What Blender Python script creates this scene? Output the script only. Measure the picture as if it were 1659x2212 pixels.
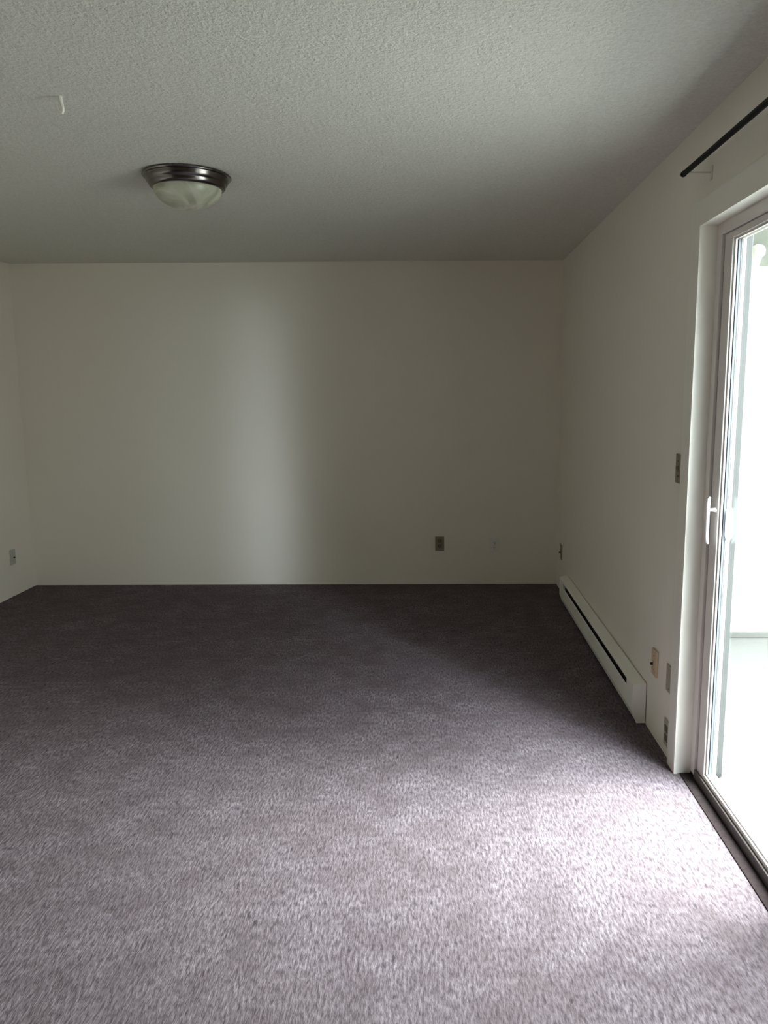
import bpy, bmesh, math
from mathutils import Vector, Matrix

for o in list(bpy.data.objects):
    bpy.data.objects.remove(o, do_unlink=True)
S = bpy.context.scene
COL = S.collection

# ------------------------------------------------------------------ camera
FPX, PX, PYW, PHH = 1661.0, 89.64, 1659.0, 2212.0
YAW, PITCH, ROLL, CAMH = -0.0103, -0.1577, -0.0052, 1.506
cd = bpy.data.cameras.new('camera')
cam = bpy.data.objects.new('camera', cd)
COL.objects.link(cam)
fw = Vector((math.sin(YAW)*math.cos(PITCH), math.cos(YAW)*math.cos(PITCH), math.sin(PITCH)))
r0 = Vector((math.cos(YAW), -math.sin(YAW), 0.0))
u0 = r0.cross(fw)
rt = r0*math.cos(ROLL) + u0*math.sin(ROLL)
up = u0*math.cos(ROLL) - r0*math.sin(ROLL)
cam.matrix_world = Matrix(((rt.x, up.x, -fw.x, 0.0), (rt.y, up.y, -fw.y, 0.0),
                           (rt.z, up.z, -fw.z, CAMH), (0, 0, 0, 1)))
cd.sensor_fit = 'VERTICAL'
cd.sensor_height = 36.0
cd.lens = FPX/PHH*36.0
cd.shift_x = -PX/PHH
cd.clip_start = 0.05
S.camera = cam

# ------------------------------------------------------------------ view
S.view_settings.view_transform = 'Standard'
S.view_settings.look = 'None'
S.view_settings.gamma = 1.0
S.view_settings.use_curve_mapping = False
S.view_settings.exposure = 0.0
try:
    S.cycles.max_bounces = 16
    S.cycles.diffuse_bounces = 10
    S.cycles.transparent_max_bounces = 16
    S.cycles.sample_clamp_indirect = 8.0
    S.cycles.caustics_reflective = False
    S.cycles.caustics_refractive = False
    S.cycles.use_denoising = True
except Exception:
    pass

# ------------------------------------------------------------------ sky
# surroundings seen from the door: low sky, high sky, top sky, hazy ground below, and one bright
# gap between the houses (azimuth in degrees from +X towards -Y)
K_LOW, K_FAR, K_HIGH, K_DOWN, K_GAP_UP, K_GAP_DOWN, K_GAP_HI = 11.2, 55.0, 38.0, 11.3, 28.0, 75.0, 100.0
C_LOW, C_HIGH, C_DOWN, C_GAP = (0.95, 0.98, 0.97), (0.92, 0.985, 1.04), (0.96, 1.0, 0.90), (0.86, 0.95, 1.08)
GAP_AZ, GAP_W = 55.6, 1.7
world = bpy.data.worlds.new('sky')
S.world = world
world.use_nodes = True
wn, wl = world.node_tree.nodes, world.node_tree.links
wn.clear()
def wmath(op, a, b=None, clamp=False):
    n = wn.new('ShaderNodeMath'); n.operation = op; n.use_clamp = clamp
    for i, v in enumerate((a, b)):
        if v is None: continue
        if isinstance(v, (int, float)): n.inputs[i].default_value = v
        else: wl.new(v, n.inputs[i])
    return n.outputs[0]
def wstep(v, lo, hi):
    n = wn.new('ShaderNodeMapRange'); n.interpolation_type = 'SMOOTHSTEP'
    n.inputs['From Min'].default_value = lo; n.inputs['From Max'].default_value = hi
    wl.new(v, n.inputs['Value']); return n.outputs[0]
tc = wn.new('ShaderNodeTexCoord')
sx = wn.new('ShaderNodeSeparateXYZ'); wl.new(tc.outputs['Generated'], sx.inputs[0])
X, Y, Z = sx.outputs
azi = wmath('MULTIPLY', wmath('ARCTAN2', wmath('MULTIPLY', Y, -1.0), X), 180/math.pi)
gd = wmath('DIVIDE', wmath('SUBTRACT', azi, GAP_AZ), GAP_W)
gap = wmath('POWER', 2.718, wmath('MULTIPLY', wmath('MULTIPLY', gd, gd), -0.5))
side = wmath('SUBTRACT', 1.0, wmath('MULTIPLY', wstep(azi, 57.0, 64.0), 0.85))   # neighbouring house wing closes the view
upw = wstep(Z, -0.03, 0.03)
dnw = wmath('SUBTRACT', 1.0, upw)
hi = wstep(Z, 0.35, 0.75)
def wcol(fac, k, col):
    n = wn.new('ShaderNodeMix'); n.data_type = 'RGBA'; n.clamp_factor = False; n.clamp_result = False
    n.inputs[6].default_value = (0, 0, 0, 1); n.inputs[7].default_value = tuple(c*k for c in col)+(1,)
    wl.new(fac, n.inputs[0]); return n.outputs[2]
def wadd(a, b):
    n = wn.new('ShaderNodeVectorMath'); n.operation = 'ADD'
    wl.new(a, n.inputs[0]); wl.new(b, n.inputs[1]); return n.outputs[0]
east = wstep(azi, 5.0, 30.0)
front = wmath('SUBTRACT', 1.0, wstep(azi, 72.0, 82.0))
wside = wmath('MULTIPLY', side, front)
sky = wcol(wmath('MULTIPLY', wmath('MULTIPLY', upw, wside), east), K_LOW, C_LOW)
sky = wadd(sky, wcol(wmath('MULTIPLY', wmath('MULTIPLY', upw, front), wmath('SUBTRACT', 1.0, east)), K_FAR, C_LOW))
sky = wadd(sky, wcol(wmath('MULTIPLY', hi, front), K_HIGH, C_HIGH))
sky = wadd(sky, wcol(wmath('MULTIPLY', dnw, wside), K_DOWN, C_DOWN))
sky = wadd(sky, wcol(wmath('MULTIPLY', gap, upw), K_GAP_UP, C_GAP))
sky = wadd(sky, wcol(wmath('MULTIPLY', wmath('MULTIPLY', gap, dnw), wstep(Z, -0.13, -0.045)), K_GAP_DOWN, C_GAP))
gd2 = wmath('DIVIDE', wmath('SUBTRACT', azi, 46.0), 12.0)
sky = wadd(sky, wcol(wmath('MULTIPLY', wstep(Z, 0.72, 0.92), wmath('POWER', 2.718, wmath('MULTIPLY', wmath('MULTIPLY', gd2, gd2), -0.5))), K_GAP_HI, C_HIGH))
bg = wn.new('ShaderNodeBackground'); wl.new(sky, bg.inputs['Color'])
wo = wn.new('ShaderNodeOutputWorld'); wl.new(bg.outputs[0], wo.inputs['Surface'])

# portal in the door opening (guides sky sampling, gives no light of its own)
pd = bpy.data.lights.new('door_portal', 'AREA'); pd.shape = 'RECTANGLE'; pd.size = 2.0; pd.size_y = 1.85
pd.cycles.is_portal = True
po = bpy.data.objects.new('door_portal', pd); COL.objects.link(po)
po.location = (1.115, 1.95, 1.02)
po.rotation_euler = Vector((-1, 0, 0)).to_track_quat('-Z', 'Z').to_euler()

# ------------------------------------------------------------------ dimensions
XL, XR, YB, YF, HC = -3.1313, 0.9609, 5.8655, -2.2, 2.44
WT = 0.15
JY0, JY1, JZ = 1.07, 2.855, 2.077       # door opening: near jamb, far jamb, head
CAS = 0.014                              # casing thickness
FX = 1.012                               # room side of the vinyl door frame
XO = XR + WT                             # outer face of the door wall

# ------------------------------------------------------------------ materials
def newmat(name):
    m = bpy.data.materials.new(name); m.use_nodes = True
    n, l = m.node_tree.nodes, m.node_tree.links
    return m, n, l, n['Principled BSDF']
def plain(name, col, rough=0.5, metal=0.0, var=0.05, vscale=12.0, bump=0.0, bscale=200.0, spec=None):
    m, n, l, p = newmat(name)
    t = n.new('ShaderNodeTexCoord')
    nz = n.new('ShaderNodeTexNoise'); nz.inputs['Scale'].default_value = vscale; nz.inputs['Detail'].default_value = 3
    l.new(t.outputs['Object'], nz.inputs['Vector'])
    mx = n.new('ShaderNodeMix'); mx.data_type = 'RGBA'
    mx.inputs[6].default_value = tuple(c*(1-var) for c in col)+(1,)
    mx.inputs[7].default_value = tuple(min(1, c*(1+var)) for c in col)+(1,)
    l.new(nz.outputs['Fac'], mx.inputs[0]); l.new(mx.outputs[2], p.inputs['Base Color'])
    p.inputs['Roughness'].default_value = rough; p.inputs['Metallic'].default_value = metal
    if spec is not None: p.inputs['Specular IOR Level'].default_value = spec
    if bump:
        b2 = n.new('ShaderNodeTexNoise'); b2.inputs['Scale'].default_value = bscale; b2.inputs['Detail'].default_value = 4
        l.new(t.outputs['Object'], b2.inputs['Vector'])
        bp = n.new('ShaderNodeBump'); bp.inputs['Strength'].default_value = bump; bp.inputs['Distance'].default_value = 0.002
        l.new(b2.outputs['Fac'], bp.inputs['Height']); l.new(bp.outputs[0], p.inputs['Normal'])
    return m

M = {}
M['wall'] = plain('wall_paint', (0.80, 0.75, 0.675), 0.75, var=0.015, vscale=3, bump=0.12, bscale=160, spec=0.25)
M['trim'] = plain('trim_paint', (0.81, 0.775, 0.71), 0.40, var=0.02)
M['vinyl'] = plain('door_vinyl', (0.66, 0.61, 0.59), 0.35, var=0.02)
M['bronze'] = plain('dark_bronze', (0.085, 0.070, 0.064), 0.45, var=0.08)
M['stop'] = plain('outer_stop_grey', (0.040, 0.043, 0.043), 0.5)
M['soffit'] = plain('soffit_grey', (0.19, 0.20, 0.185), 0.8)
M['sill_shade'] = plain('sill_shade_brown', (0.030, 0.022, 0.022), 0.95, var=0.35, vscale=90, bump=0.4, bscale=120, spec=0.02)  # near-black brown, the sill's shade on the carpet put into the colour
M['gasket'] = plain('door_gasket', (0.05, 0.05, 0.055), 0.6)
M['spacer'] = plain('glass_spacer', (0.16, 0.18, 0.21), 0.4, metal=0.3)
M['handle'] = plain('handle_white', (0.90, 0.88, 0.87), 0.3, var=0.01)
M['heater'] = plain('heater_enamel', (0.86, 0.84, 0.79), 0.42, var=0.03, vscale=6)
M['black'] = plain('heater_dark', (0.006, 0.006, 0.007), 0.8)
M['fin'] = plain('heater_fins', (0.03, 0.03, 0.032), 0.5, metal=0.6)
M['rod'] = plain('rod_black', (0.003, 0.0035, 0.004), 0.5, spec=0.2)
M['bracket'] = plain('bracket_grey', (0.70, 0.66, 0.59), 0.6)
M['olive'] = plain('plate_olive', (0.24, 0.205, 0.14), 0.45, var=0.05)
M['olive_dark'] = plain('socket_olive', (0.16, 0.13, 0.09), 0.5)
M['tan'] = plain('plate_tan', (0.52, 0.43, 0.33), 0.45, var=0.06)
M['tan_edge'] = plain('plate_wood_tan', (0.60, 0.46, 0.32), 0.5, var=0.08)
M['taupe'] = plain('plate_taupe', (0.40, 0.35, 0.28), 0.45, var=0.04)
M['white'] = plain('plate_white', (0.74, 0.72, 0.70), 0.4, var=0.01)
M['greyplate'] = plain('plate_grey', (0.47, 0.47, 0.42), 0.45)
M['dark'] = plain('slot_dark', (0.015, 0.013, 0.012), 0.7)
M['screw'] = plain('screw_metal', (0.35, 0.32, 0.28), 0.4, metal=0.8)
M['hook'] = plain('hook_white', (0.85, 0.84, 0.78), 0.35, var=0.01)
M['concrete'] = plain('patio_concrete', (0.15, 0.15, 0.145), 0.85, var=0.08, vscale=4, bump=0.3, bscale=60)
M['siding'] = plain('patio_white', (0.80, 0.80, 0.78), 0.7, var=0.02)
M['nickel'] = None

# carpet: mauve cut pile, two tones of yarn, brushed along the room
def carpet():
    m, n, l, p = newmat('carpet_pile')
    t = n.new('ShaderNodeTexCoord')
    def noise(scale, stretch=(1, 1, 1), detail=2, rough=0.5):
        mp = n.new('ShaderNodeMapping'); mp.inputs['Scale'].default_value = stretch
        l.new(t.outputs['Object'], mp.inputs['Vector'])
        z = n.new('ShaderNodeTexNoise'); z.inputs['Scale'].default_value = scale
        z.inputs['Detail'].default_value = detail; z.inputs['Roughness'].default_value = rough
        l.new(mp.outputs[0], z.inputs['Vector']); return z.outputs['Fac']
    def ramp(src, a, b, lo=0.0, hi=1.0):
        r = n.new('ShaderNodeMapRange'); r.inputs['From Min'].default_value = a; r.inputs['From Max'].default_value = b
        r.inputs['To Min'].default_value = lo; r.inputs['To Max'].default_value = hi
        l.new(src, r.inputs['Value']); return r.outputs[0]
    def mx(fac, a, b, mode='MIX'):
        q = n.new('ShaderNodeMix'); q.data_type = 'RGBA'; q.blend_type = mode
        for i, v in ((0, fac), (6, a), (7, b)):
            if isinstance(v, (int, float)): q.inputs[i].default_value = v
            elif isinstance(v, tuple): q.inputs[i].default_value = v+(1,)
            else: l.new(v, q.inputs[i])
        return q.outputs[2]
    big = ramp(noise(1.6, detail=5, rough=0.65), 0.35, 0.68)
    mid = ramp(noise(7.0, detail=4, rough=0.6), 0.34, 0.68)
    yarn = ramp(noise(120, (1, 0.30, 1), 3, 0.6), 0.36, 0.66)
    fleck = ramp(noise(75, (1, 0.30, 1), 2), 0.62, 0.74)
    c = mx(yarn, (0.082, 0.064, 0.073), (0.250, 0.206, 0.230))
    c = mx(ramp(mid, 0, 1, 0.0, 0.60), c, (0.076, 0.057, 0.063))
    c = mx(ramp(big, 0, 1, 0.0, 0.45), c, (0.098, 0.073, 0.076))
    c = mx(ramp(fleck, 0, 1, 0.0, 0.70), c, (0.040, 0.030, 0.034))
    l.new(c, p.inputs['Base Color'])
    p.inputs['Roughness'].default_value = 0.95
    p.inputs['Specular IOR Level'].default_value = 0.08
    b = n.new('ShaderNodeBump'); b.inputs['Strength'].default_value = 0.55; b.inputs['Distance'].default_value = 0.006
    l.new(noise(120, (1, 0.30, 1), 3, 0.6), b.inputs['Height'])
    b2 = n.new('ShaderNodeBump'); b2.inputs['Strength'].default_value = 0.25; b2.inputs['Distance'].default_value = 0.01
    l.new(noise(14, detail=4), b2.inputs['Height']); l.new(b.outputs[0], b2.inputs['Normal'])
    l.new(b2.outputs[0], p.inputs['Normal'])
    return m
M['carpet'] = carpet()

def popcorn():
    m, n, l, p = newmat('popcorn_ceiling')
    t = n.new('ShaderNodeTexCoord')
    z = n.new('ShaderNodeTexNoise'); z.inputs['Scale'].default_value = 85; z.inputs['Detail'].default_value = 4
    z.inputs['Roughness'].default_value = 0.6
    l.new(t.outputs['Object'], z.inputs['Vector'])
    b = n.new('ShaderNodeBump'); b.inputs['Strength'].default_value = 0.9; b.inputs['Distance'].default_value = 0.009
    l.new(z.outputs['Fac'], b.inputs['Height']); l.new(b.outputs[0], p.inputs['Normal'])
    mx = n.new('ShaderNodeMix'); mx.data_type = 'RGBA'
    mx.inputs[6].default_value = (0.60, 0.59, 0.54, 1); mx.inputs[7].default_value = (0.86, 0.85, 0.80, 1)
    l.new(z.outputs['Fac'], mx.inputs[0]); l.new(mx.outputs[2], p.inputs['Base Color'])
    p.inputs['Roughness'].default_value = 0.95; p.inputs['Specular IOR Level'].default_value = 0.1
    return m
M['popcorn'] = popcorn()

def nickel():
    m, n, l, p = newmat('brushed_nickel')
    t = n.new('ShaderNodeTexCoord')
    mp = n.new('ShaderNodeMapping'); mp.inputs['Scale'].default_value = (1, 1, 40)
    l.new(t.outputs['Object'], mp.inputs['Vector'])
    z = n.new('ShaderNodeTexNoise'); z.inputs['Scale'].default_value = 20
    l.new(mp.outputs[0], z.inputs['Vector'])
    r = n.new('ShaderNodeMapRange'); r.inputs['To Min'].default_value = 0.17; r.inputs['To Max'].default_value = 0.27
    l.new(z.outputs['Fac'], r.inputs['Value']); l.new(r.outputs[0], p.inputs['Roughness'])
    p.inputs['Base Color'].default_value = (0.17, 0.155, 0.15, 1)
    p.inputs['Metallic'].default_value = 1.0
    return m
M['nickel'] = nickel()

def alabaster():
    m, n, l, p = newmat('alabaster_glass')
    t = n.new('ShaderNodeTexCoord')
    z = n.new('ShaderNodeTexNoise'); z.inputs['Scale'].default_value = 9; z.inputs['Detail'].default_value = 4
    z.inputs['Distortion'].default_value = 1.2
    l.new(t.outputs['Object'], z.inputs['Vector'])
    r = n.new('ShaderNodeValToRGB')
    r.color_ramp.elements[0].position = 0.35; r.color_ramp.elements[0].color = (0.36, 0.36, 0.27, 1)
    r.color_ramp.elements[1].position = 0.68; r.color_ramp.elements[1].color = (0.66, 0.66, 0.55, 1)
    l.new(z.outputs['Fac'], r.inputs[0]); l.new(r.outputs[0], p.inputs['Base Color'])
    p.inputs['Roughness'].default_value = 0.3
    p.inputs['Subsurface Weight'].default_value = 0.25
    p.inputs['Subsurface Radius'].default_value = (0.02, 0.02, 0.015)
    return m
M['alabaster'] = alabaster()

def glass():
    m, n, l, p = newmat('window_glass')
    n.remove(p)
    tr = n.new('ShaderNodeBsdfTransparent'); tr.inputs[0].default_value = (0.93, 0.97, 0.96, 1)
    gl = n.new('ShaderNodeBsdfGlossy'); gl.inputs['Roughness'].default_value = 0.0
    g = n.new('ShaderNodeNewGeometry')
    def mth(op, a, b=None):
        q = n.new('ShaderNodeMath'); q.operation = op
        for i, v in enumerate((a, b)):
            if v is None: continue
            if isinstance(v, (int, float)): q.inputs[i].default_value = v
            else: l.new(v, q.inputs[i])
        return q.outputs[0]
    dt = n.new('ShaderNodeVectorMath'); dt.operation = 'DOT_PRODUCT'
    l.new(g.outputs['Incoming'], dt.inputs[0]); l.new(g.outputs['Normal'], dt.inputs[1])
    # two-sided Schlick reflectance of a thin pane
    fres = mth('ADD', mth('MULTIPLY', mth('POWER', mth('SUBTRACT', 1.0, mth('ABSOLUTE', dt.outputs['Value'])), 5.0), 0.96), 0.04)
    mx = n.new('ShaderNodeMixShader')
    l.new(fres, mx.inputs[0]); l.new(tr.outputs[0], mx.inputs[1]); l.new(gl.outputs[0], mx.inputs[2])
    l.new(mx.outputs[0], n['Material Output'].inputs['Surface'])
    return m
M['glass'] = glass()
def dimmer():  # half see-through dark layer, added to cut light through the near panel
    m, n, l, p = newmat('dimming_screen')
    tr = n.new('ShaderNodeBsdfTransparent'); mx = n.new('ShaderNodeMixShader')
    p.inputs['Base Color'].default_value = (0.05, 0.05, 0.05, 1)
    mx.inputs[0].default_value = 0.5
    l.new(tr.outputs[0], mx.inputs[1]); l.new(p.outputs[0], mx.inputs[2])
    l.new(mx.outputs[0], n['Material Output'].inputs['Surface'])
    return m
M['mesh'] = dimmer()

# ------------------------------------------------------------------ mesh helpers
def box(bm, x0, x1, y0, y1, z0, z1, bev=0.0, seg=2):
    vs = [bm.verts.new((x, y, z)) for x in (x0, x1) for y in (y0, y1) for z in (z0, z1)]
    idx = [(0, 1, 3, 2), (4, 6, 7, 5), (0, 4, 5, 1), (2, 3, 7, 6), (0, 2, 6, 4), (1, 5, 7, 3)]
    fs = [bm.faces.new([vs[i] for i in f]) for f in idx]
    if bev:
        es = list({e for f in fs for e in f.edges})
        bmesh.ops.bevel(bm, geom=es, offset=bev, segments=seg, affect='EDGES', profile=0.5)
def prism(bm, poly, y0, y1, axis='Y', bev=0.0):
    """extrude a closed outline along an axis; outline is (x,z) for Y, (y,z) for X, (x,y) for Z"""
    def P(a, b, c):
        return {'Y': (a, c, b), 'X': (c, a, b), 'Z': (a, b, c)}[axis]
    A = [bm.verts.new(P(a, b, y0)) for a, b in poly]
    B = [bm.verts.new(P(a, b, y1)) for a, b in poly]
    k = len(poly)
    fs = [bm.faces.new(A), bm.faces.new(B[::-1])]
    for i in range(k):
        fs.append(bm.faces.new((A[i], B[i], B[(i+1) % k], A[(i+1) % k])))
    if bev:
        es = list({e for f in fs for e in f.edges})
        bmesh.ops.bevel(bm, geom=es, offset=bev, segments=2, affect='EDGES', profile=0.5)
def lathe(bm, prof, seg=64, center=(0, 0, 0), axis='Z'):
    """revolve (r, h) profile; ends on r=0 are closed to a point"""
    rings = []
    cx, cy, cz = center
    def P(r, a, h):
        c, s = r*math.cos(a), r*math.sin(a)
        if axis == 'Z': return (cx+c, cy+s, cz+h)
        if axis == 'X': return (cx+h, cy+c, cz+s)
        return (cx+c, cy+h, cz+s)
    for r, h in prof:
        if r < 1e-6: rings.append([bm.verts.new(P(0, 0, h))])
        else: rings.append([bm.verts.new(P(r, 2*math.pi*i/seg, h)) for i in range(seg)])
    for a, b in zip(rings[:-1], rings[1:]):
        for i in range(seg):
            j = (i+1) % seg
            if len(a) == 1 and len(b) == 1: continue
            if len(a) == 1: bm.faces.new((a[0], b[i], b[j]))
            elif len(b) == 1: bm.faces.new((a[i], a[j], b[0]))
            else: bm.faces.new((a[i], a[j], b[j], b[i]))
def tube(bm, pts, rad, seg=12, cap=True):
    pts = [Vector(p) for p in pts]
    rr = rad if isinstance(rad, (list, tuple)) else [rad]*len(pts)
    rings = []
    ref = None
    for i, p in enumerate(pts):
        d = (pts[min(i+1, len(pts)-1)] - pts[max(i-1, 0)]).normalized()
        if ref is None:
            ref = d.orthogonal().normalized()
        ref = (ref - d*ref.dot(d)).normalized()
        b = d.cross(ref)
        rings.append([bm.verts.new(p + (ref*math.cos(2*math.pi*k/seg) + b*math.sin(2*math.pi*k/seg))*rr[i]) for k in range(seg)])
    for a, b in zip(rings[:-1], rings[1:]):
        for k in range(seg):
            bm.faces.new((a[k], a[(k+1) % seg], b[(k+1) % seg], b[k]))
    if cap:
        bm.faces.new(rings[0][::-1]); bm.faces.new(rings[-1])
def obj(name, bm, mat, parent=None, smooth=False, label=None):
    bmesh.ops.recalc_face_normals(bm, faces=bm.faces[:])
    me = bpy.data.meshes.new(name); bm.to_mesh(me); bm.free()
    me.materials.append(M[mat])
    if smooth:
        for p in me.polygons: p.use_smooth = True
        try: me.set_sharp_from_angle(angle=math.radians(40))
        except Exception: pass
    o = bpy.data.objects.new(name, me); COL.objects.link(o)
    if parent: o.parent = parent
    if label: o['label'] = label
    return o
def thing(name, label, cat, loc=(0, 0, 0), group=None):
    o = bpy.data.objects.new(name, None); COL.objects.link(o)
    o.location = loc; o.empty_display_size = 0.05
    o['label'] = label; o['category'] = cat
    if group: o['group'] = group
    return o
def struct(name, bm, mat, label=None):
    o = obj(name, bm, mat); o['kind'] = 'structure'
    if label: o['label'] = label
    return o
def nb(): return bmesh.new()

# ------------------------------------------------------------------ room shell
b = nb(); box(b, XL-WT, XR+0.09, YF-WT, YB+WT, -0.12, 0.0)
struct('floor', b, 'carpet', 'mauve brown cut pile carpet covering the whole floor')
b = nb(); box(b, XL-WT, XO, YF-WT, YB+WT, HC, HC+0.25)
struct('ceiling', b, 'popcorn', 'off white popcorn textured ceiling')
b = nb(); box(b, XL-WT, XO, YB, YB+WT, -0.12, HC)
struct('wall_back', b, 'wall', 'bare cream wall at the far end of the room')
b = nb(); box(b, XL-WT, XL, YF, YB, -0.12, HC)
struct('wall_left', b, 'wall', 'bare cream wall along the left edge')
b = nb(); box(b, XL-WT, XO, YF-WT, YF, -0.12, HC)
struct('wall_front', b, 'wall', 'cream wall behind the viewer')
b = nb()
box(b, XR, XO, JY1+0.02, YB, -0.12, HC)
box(b, XR, XO, YF, JY0-0.02, -0.12, HC)
box(b, XR, XO, JY0-0.02, JY1+0.02, JZ+0.02, HC)
struct('wall_right', b, 'wall', 'cream wall on the right around the sliding door')

# casing and jamb liner of the door opening
cas = [(XR, JY1+0.096), (XR-0.010, JY1+0.096), (XR-0.0135, JY1+0.090), (XR-CAS, JY1+0.010),
       (XR-0.0125, JY1+0.005), (XR-0.009, JY1+0.0035), (XR-0.0125, JY1+0.002), (XR-CAS, JY1-0.001),
       (XR-CAS, JY1-0.004), (XR, JY1-0.004)]
b = nb(); prism(b, cas, 0.0, JZ-0.004, 'Z')
struct('trim_1', b, 'trim', 'painted door casing on the far side of the sliding door')
b = nb()
prism(b, [(XR, JZ-0.004), (XR-CAS, JZ-0.004), (XR-CAS, JZ+0.082), (XR-0.010, JZ+0.092), (XR, JZ+0.092)], JY0-0.09, JY1+0.096, 'Y')
struct('trim_2', b, 'trim', 'painted head casing above the sliding door')
b = nb(); box(b, XR-CAS, XR, JY0-0.09, JY0, 0.0, JZ-0.004, 0.003)
struct('trim_3', b, 'trim', 'painted door casing on the near side of the sliding door')
b = nb()
box(b, XR-0.001, XO, JY1, JY1+0.02, 0.0, JZ)
box(b, XR-0.001, XO, JY0-0.02, JY0, 0.0, JZ)
box(b, XR-0.001, XO, JY0-0.02, JY1+0.02, JZ, JZ+0.02)
struct('trim_4', b, 'trim', 'painted jamb lining the sliding door opening')
b = nb(); box(b, 0.970, FX, JY0, JY1-0.002, 0.0, 0.004, 0.0015)  # flat strip painted in as the shade the sill drops on the carpet
struct('sill_shade_strip', b, 'sill_shade', 'dark strip painted as the shade of the door sill on the carpet')

# ------------------------------------------------------------------ sliding door
door = bpy.data.objects.new('door_1', None); COL.objects.link(door)
door.location = (FX, JY0, 0); door['kind'] = 'structure'
door['label'] = 'white sliding patio door with glass panels in the right wall'
DL = Vector((FX, JY0, 0))
def dobj(name, bm, mat, parent=None, smooth=False, label=None):
    """geometry given in room coordinates, stored relative to the door"""
    bmesh.ops.translate(bm, verts=bm.verts[:], vec=-DL)
    return obj(name, bm, mat, parent or door, smooth, label)
PX0 = 1.022                   # room face of the sliding panel
b = nb()
box(b, FX, 1.10, JY1-0.042, JY1, 0.0, JZ, 0.002)
box(b, FX, 1.10, JY0, JY0+0.042, 0.0, JZ, 0.002)
box(b, FX, 1.10, JY0+0.042, JY1-0.042, JZ-0.040, JZ, 0.002)
dobj('door_frame', b, 'vinyl')
b = nb()
box(b, FX, 1.13, JY0+0.002, JY1-0.002, 0.0, 0.018, 0.002)
box(b, FX, FX+0.007, JY0+0.043, JY1-0.043, 0.016, 0.040, 0.002)
dobj('sill', b, 'bronze', label='dark bronze door sill')
b = nb(); box(b, 1.076, 1.110, JY1-0.072, JY1-0.042, 0.022, JZ-0.04, 0.002)
dobj('outer_stop', b, 'stop', label='grey outer stop beyond the glass')
b = nb()
box(b, PX0+0.002, PX0+0.02, JY1-0.0455, JY1-0.0425, 0.022, JZ-0.04)
dobj('weatherstrip', b, 'gasket', label='dark weatherstrip between frame and sliding panel')
SY0, SY1 = 1.93, JY1-0.046    # sliding panel extents
PZ0, PZ1 = 0.020, JZ-0.042
ST = 0.070
def panel(x0, x1, y0, y1, zr0, zr1):
    bm = nb()
    box(bm, x0, x1, y1-ST, y1, PZ0, PZ1, 0.0025)
    box(bm, x0, x1, y0, y0+ST, PZ0, PZ1, 0.0025)
    box(bm, x0+0.0005, x1-0.0005, y0+ST-0.003, y1-ST+0.003, PZ0, zr0, 0.002)
    box(bm, x0+0.0005, x1-0.0005, y0+ST-0.003, y1-ST+0.003, zr1, PZ1, 0.002)
    # raised glazing bead on both faces of the pane
    for xa, xb in ((x0+0.008, x0+0.016), (x1-0.020, x1-0.012)):
        box(bm, xa, xb, y1-ST-0.007, y1-ST+0.001, zr0, zr1, 0.0015)
        box(bm, xa, xb, y0+ST-0.001, y0+ST+0.007, zr0, zr1, 0.0015)
        box(bm, xa, xb, y0+ST, y1-ST, zr0-0.001, zr0+0.007, 0.0015)
        box(bm, xa, xb, y0+ST, y1-ST, zr1-0.007, zr1+0.001, 0.0015)
    return bm
sp = dobj('sliding_panel', panel(PX0, 1.071, SY0, SY1, 0.055, 2.012), 'vinyl')
b = nb(); box(b, 1.041, 1.045, SY0+ST-0.004, SY1-ST+0.004, 0.052, 2.015); dobj('glass_pane', b, 'glass', sp)
b = nb()
box(b, 1.040, 1.046, SY1-ST-0.010, SY1-ST-0.001, 0.056, 2.011)
box(b, 1.040, 1.046, SY0+ST+0.001, SY0+ST+0.010, 0.056, 2.011)
box(b, 1.0545, 1.0570, SY1-ST-0.0085, SY1-ST-0.002, 0.06, 1.105-0.17)
box(b, 1.0545, 1.0570, SY1-ST-0.0085, SY1-ST-0.002, 1.10, 2.005)
dobj('glass_spacer', b, 'spacer', sp, label='dark grey spacer strip at the edge of the glass')
# handle: D-pull on the room side, moulded pull plate on the outside
HY = 2.752
b = nb()
tube(b, [(0.998, HY, 0.948), (0.9935, HY, 0.955), (0.9915, HY, 0.972), (0.9915, HY, 1.035), (0.9915, HY, 1.095), (0.9935, HY, 1.112), (0.998, HY, 1.119)],
     [0.0030, 0.0055, 0.0066, 0.0068, 0.0066, 0.0055, 0.0030], 16)
tube(b, [(0.992, HY, 1.072), (1.008, HY, 1.072), (1.0225, HY, 1.072)], [0.0055, 0.006, 0.009], 14)
dobj('handle', b, 'handle', sp, smooth=True, label='white vertical pull handle on the room side')
b = nb()
pl = []
for (cz, a0) in ((1.062, 0), (0.985, 180)):
    for k in range(9):
        a = math.radians(a0 + 180*k/8)
        pl.append((1.060 + 0.014*math.cos(a), cz + 0.022*math.sin(a)))
prism(b, pl, SY1-ST-0.016, SY1-ST+0.002, 'Y', 0.002)
dobj('outer_pull', b, 'handle', sp, smooth=True, label='rounded white pull on the outdoor side')
fp = dobj('fixed_panel', panel(1.074, 1.099, JY0+0.044, SY0+0.085, 0.085, 1.98), 'vinyl')
b = nb(); box(b, 1.085, 1.088, JY0+0.044+ST-0.004, SY0+0.085-ST+0.004, 0.080, 1.985); dobj('glass_pane', b, 'glass', fp)

sc = dobj('dimming_panel', panel(1.101, 1.115, JY0+0.02, SY0+0.06, 0.085, 1.99), 'vinyl')  # unseen screen added over the fixed panel to dim the light there
b = nb(); box(b, 1.107, 1.108, JY0+0.02+ST-0.004, SY0+0.06-ST+0.004, 0.08, 1.995); dobj('dimming_mesh', b, 'mesh', sc, label='dark screen added to dim the near door panel')

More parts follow.
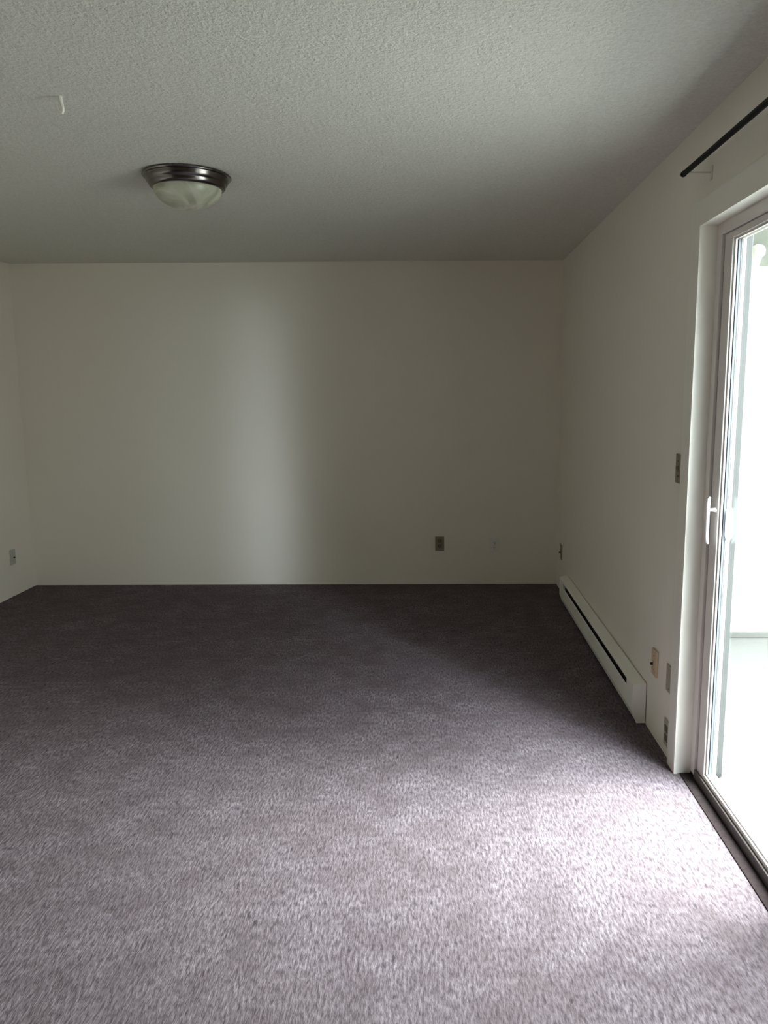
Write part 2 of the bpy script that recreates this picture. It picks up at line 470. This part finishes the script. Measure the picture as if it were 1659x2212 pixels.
# ------------------------------------------------------------------ outdoors
b = nb(); box(b, XR+0.09, 3.4, -2.6, 4.95, -0.16, -0.08)
struct('patio_floor', b, 'concrete', 'pale concrete patio outside the glass door')
b = nb(); box(b, XO, 6.0, 4.80, 4.95, -0.08, 2.225)
struct('patio_wall', b, 'siding', 'bright white privacy wall at the end of the patio')
b = nb(); box(b, XO, 6.0, 4.772, 4.80, -0.08, -0.045, 0.004)
struct('trim_5', b, 'concrete', 'base strip at the foot of the white patio wall')
b = nb()
box(b, XO, 6.0, 3.2, 5.3, 2.50, 2.60)
box(b, XO, 6.0, 4.74, 4.95, 2.225, 2.50)
struct('patio_ceiling', b, 'soffit', 'pale soffit and beam above the patio wall')
b = nb()
cb = [(1.885, 2.19), (1.905, 2.19), (1.918, 2.262), (1.940, 2.272), (1.944, 2.30), (1.936, 2.322), (1.918, 2.332), (1.885, 2.334)]
prism(b, cb, 4.68, 4.7395, 'Y', 0.004)
t = thing('beam_bracket', 'white curved bracket under the pale patio beam outside the glass', 'bracket', (1.91, 4.74, 2.19))
bmesh.ops.translate(b, verts=b.verts[:], vec=-Vector((1.91, 4.74, 2.19)))
obj('corbel', b, 'handle', t)

# ------------------------------------------------------------------ ceiling light
LC = (-1.075, 3.552)
lt = thing('ceiling_light', 'round flush ceiling light with nickel pan and marbled glass bowl', 'light', (LC[0], LC[1], HC))
b = nb()
lathe(b, [(0.0, 0.0), (0.180, 0.0), (0.188, -0.003), (0.1895, -0.008), (0.187, -0.012), (0.178, -0.0135), (0.1765, -0.017), (0.1755, -0.026),
          (0.170, -0.035), (0.165, -0.038), (0.1635, -0.041), (0.1625, -0.048), (0.157, -0.056), (0.152, -0.0585), (0.146, -0.060), (0.140, -0.057), (0.0, -0.055)], 96)
obj('pan', b, 'nickel', lt, smooth=True)
b = nb()
prof = [(0.1455, -0.056)]
for k in range(1, 17):
    a = math.pi/2*k/16
    prof.append((0.1455*math.cos(a)**0.9 if k < 16 else 0.0, -0.056-0.085*math.sin(a)))
lathe(b, prof, 96)
obj('glass_bowl', b, 'alabaster', lt, smooth=True, label='marbled greenish white glass bowl')

# ------------------------------------------------------------------ ceiling hook
hk = thing('ceiling_hook', 'small white screw hook hanging from the popcorn ceiling', 'hook', (-1.190, 2.628, HC))
b = nb(); lathe(b, [(0, 0), (0.0075, 0), (0.0075, -0.002), (0.0045, -0.005), (0, -0.005)], 20); obj('collar', b, 'hook', hk, smooth=True)
b = nb()
pts = [(0, 0, -0.002), (0.0005, 0, -0.012), (0.003, 0, -0.024), (0.006, 0, -0.036), (0.0065, 0, -0.044), (0.003, 0, -0.051), (-0.003, 0, -0.050), (-0.008, 0, -0.043), (-0.0115, 0, -0.032), (-0.0125, 0, -0.025)]
tube(b, pts, [0.0068, 0.0064, 0.0058, 0.0052, 0.0048, 0.0048, 0.005, 0.0048, 0.0045, 0.0036], 12)
obj('hook_wire', b, 'hook', hk, smooth=True)

# ------------------------------------------------------------------ curtain rod
RX, RZ, RY0, RY1 = 0.885, 2.251, 0.95, 2.872
rd = thing('curtain_rod', 'thin black curtain rod above the sliding door', 'curtain rod', (RX, RY1, RZ))
b = nb(); lathe(b, [(0.0, RY0-RY1), (0.0095, RY0-RY1), (0.0095, -0.001), (0.0, -0.001)], 24, (0, 0, 0), 'Y'); obj('rod', b, 'rod', rd, smooth=True)
b = nb(); lathe(b, [(0.0, -0.012), (0.0102, -0.012), (0.0106, -0.006), (0.0102, 0.0), (0.0, 0.002)], 24, (0, 0, 0), 'Y'); obj('end_cap', b, 'rod', rd, smooth=True)
for yy in (-0.072, -1.85):
    b = nb()
    w = XR-RX
    box(b, w-0.004, w-0.0005, yy-0.009, yy+0.009, -0.038, 0.010, 0.0015)
    box(b, 0.0, w-0.003, yy-0.003, yy+0.003, -0.0155, -0.0105, 0.001)
    obj('wall_bracket', b, 'bracket', rd, label='pale bracket holding the rod to the wall')

# ------------------------------------------------------------------ baseboard heater
HY0, HY1, HXF, HXB = 3.305, 5.33, 0.897, 0.957
ht = thing('baseboard_heater', 'long cream electric baseboard heater along the right wall', 'heater', (HXB, HY0, 0))
hp = Vector((HXB, HY0, 0))
def hobj(name, bm, mat, label=None, smooth=False):
    bmesh.ops.translate(bm, verts=bm.verts[:], vec=-hp)
    return obj(name, bm, mat, ht, smooth, label)
SL0, SL1 = HY0+0.118, HY1-0.14        # louvre slot
b = nb()
# hood: back plate, top and the upper front lip
prism(b, [(HXB, 0.012), (HXB, 0.194), (HXB-0.008, 0.197), (HXF+0.006, 0.186), (HXF+0.001, 0.182), (HXF+0.001, 0.174), (HXF+0.003, 0.174),
          (HXF+0.003, 0.181), (HXF+0.008, 0.184), (HXB-0.008, 0.194), (HXB-0.003, 0.192), (HXB-0.003, 0.012)], SL0-0.01, SL1+0.01)
hobj('hood', b, 'heater')
b = nb()
prism(b, [(HXF+0.001, 0.136), (HXF+0.004, 0.141), (HXF+0.006, 0.139), (HXF+0.003, 0.134), (HXF+0.002, 0.066), (HXF+0.020, 0.016), (HXF+0.018, 0.014), (HXF, 0.064)], SL0-0.01, SL1+0.01)
hobj('front_cover', b, 'heater')
b = nb(); box(b, HXF+0.016, HXB-0.004, SL0, SL1, 0.035, 0.165); hobj('heating_fins', b, 'black', label='black heating element seen through the slot')
outline = [(HXB, 0.008), (HXB, 0.194), (HXB-0.008, 0.197), (HXF+0.004, 0.187), (HXF, 0.182), (HXF, 0.064), (HXF+0.021, 0.010)]
for y0, y1 in ((HY0+0.006, SL0), (SL1, HY1-0.006)):
    b = nb(); prism(b, outline, y0, y1, 'Y', 0.0015); hobj('junction_box', b, 'heater')
for y0, y1 in ((HY0, HY0+0.0055), (HY1-0.0055, HY1)):
    b = nb()
    o2 = [(HXB-0.0005, 0.006), (HXB-0.0005, 0.196), (HXB-0.008, 0.199), (HXF+0.003, 0.189), (HXF-0.0015, 0.184), (HXF-0.0015, 0.063), (HXF+0.020, 0.006)]
    prism(b, o2, y0, y1, 'Y', 0.001); hobj('end_cap', b, 'heater')

# ------------------------------------------------------------------ wall plates
def frame_for(kind):
    # returns a function (u, v, w) -> local xyz
    if kind == 'back': return lambda u, v, w: (u, -w, v)
    if kind == 'right': return lambda u, v, w: (-w, -u, v)
    return lambda u, v, w: (w, u, v)
def fbox(bm, F, u0, u1, v0, v1, w0, w1, bev=0.0):
    a = F(u0, v0, w0); c = F(u1, v1, w1)
    box(bm, min(a[0], c[0]), max(a[0], c[0]), min(a[1], c[1]), max(a[1], c[1]), min(a[2], c[2]), max(a[2], c[2]), bev)
def fdisc(bm, F, u, v, r, w0, w1, seg=20):
    A = [bm.verts.new(F(u+r*math.cos(2*math.pi*k/seg), v+r*math.sin(2*math.pi*k/seg), w0)) for k in range(seg)]
    B = [bm.verts.new(F(u+r*math.cos(2*math.pi*k/seg), v+r*math.sin(2*math.pi*k/seg), w1)) for k in range(seg)]
    bm.faces.new(A); bm.faces.new(B[::-1])
    for k in range(seg): bm.faces.new((A[k], A[(k+1) % seg], B[(k+1) % seg], B[k]))
def wall_plate(name, label, cat, kind, pos, pm, sm, face, th=0.006):
    t = thing(name, label, cat, pos)
    F = frame_for(kind)
    b = nb(); fbox(b, F, -0.035, 0.035, -0.057, 0.057, 0.0004, th, 0.002); obj('cover_plate', b, pm, t)
    if face == 'duplex':
        for vc in (0.0195, -0.0195):
            b = nb()
            fbox(b, F, -0.017, 0.017, vc-0.014, vc+0.014, th-0.001, th+0.002, 0.003)
            s = obj('socket', b, sm, t)
            b = nb()
            fbox(b, F, -0.0085, -0.0055, vc-0.002, vc+0.008, th+0.0012, th+0.0024)
            fbox(b, F, 0.0055, 0.0085, vc-0.002, vc+0.008, th+0.0012, th+0.0024)
            fdisc(b, F, 0, vc-0.008, 0.0028, th+0.0012, th+0.0024, 12)
            obj('slots', b, 'dark', s)
        b = nb(); fdisc(b, F, 0, 0, 0.0035, th-0.0005, th+0.0014, 14); obj('screw', b, 'screw', t)
    elif face == 'toggle':
        b = nb(); fbox(b, F, -0.005, 0.005, -0.012, 0.012, th-0.001, th+0.001); s = obj('switch_bezel', b, sm, t)
        b = nb()
        fbox(b, F, -0.0035, 0.0035, -0.002, 0.010, th, th+0.010, 0.001); obj('toggle', b, pm, s)
        for vc in (0.030, -0.030):
            b = nb(); fdisc(b, F, 0, vc, 0.0032, th-0.0005, th+0.0012, 12); obj('screw', b, 'dark', t)
    elif face == 'jack':
        b = nb(); fdisc(b, F, 0, -0.004, 0.011, th-0.001, th+0.004, 20); s = obj('jack_collar', b, sm, t, smooth=True)
        b = nb(); fdisc(b, F, 0, -0.004, 0.0055, th+0.003, th+0.014, 16); obj('jack_pin', b, 'dark', s, smooth=True)
        for vc in (0.030, -0.030):
            b = nb(); fdisc(b, F, 0, vc, 0.003, th-0.0005, th+0.0012, 12); obj('screw', b, 'screw', t)
    elif face == 'blank':
        for vc in (0.042, -0.042):
            b = nb(); fdisc(b, F, 0, vc, 0.003, th-0.0005, th+0.0012, 12); obj('screw', b, 'screw', t)
    return t
wall_plate('wall_outlet', 'olive brown outlet plate low on the far wall', 'outlet', 'back', (0.048, YB, 0.325), 'olive', 'olive_dark', 'duplex')
wall_plate('wall_outlet', 'white outlet plate low on the far wall, right of the brown one', 'outlet', 'back', (0.474, YB, 0.312), 'white', 'white', 'duplex')
wall_plate('phone_jack', 'brown jack plate on the right wall beside the far corner', 'jack', 'right', (XR, 5.66, 0.300), 'olive', 'olive_dark', 'jack')
wall_plate('wall_outlet', 'grey jack plate low on the left wall', 'outlet', 'left', (XL, 5.565, 0.293), 'greyplate', 'greyplate', 'jack')
wall_plate('light_switch', 'dark olive switch plate at chest height beside the sliding door', 'switch', 'right', (XR, 2.995, 1.197), 'olive', 'olive_dark', 'toggle')
wall_plate('cable_jack', 'tan jack plate with a dark knob above the near end of the heater', 'jack', 'right', (XR, 3.190, 0.336), 'tan_edge', 'tan', 'jack', 0.011)
wall_plate('blank_plate', 'taupe cover plate right beside the door casing, above the lowest outlet', 'cover plate', 'right', (XR, 2.992, 0.338), 'taupe', 'taupe', 'blank')
wall_plate('wall_outlet', 'taupe outlet plate just above the carpet beside the door casing', 'outlet', 'right', (XR, 2.992, 0.104), 'taupe', 'olive_dark', 'duplex')
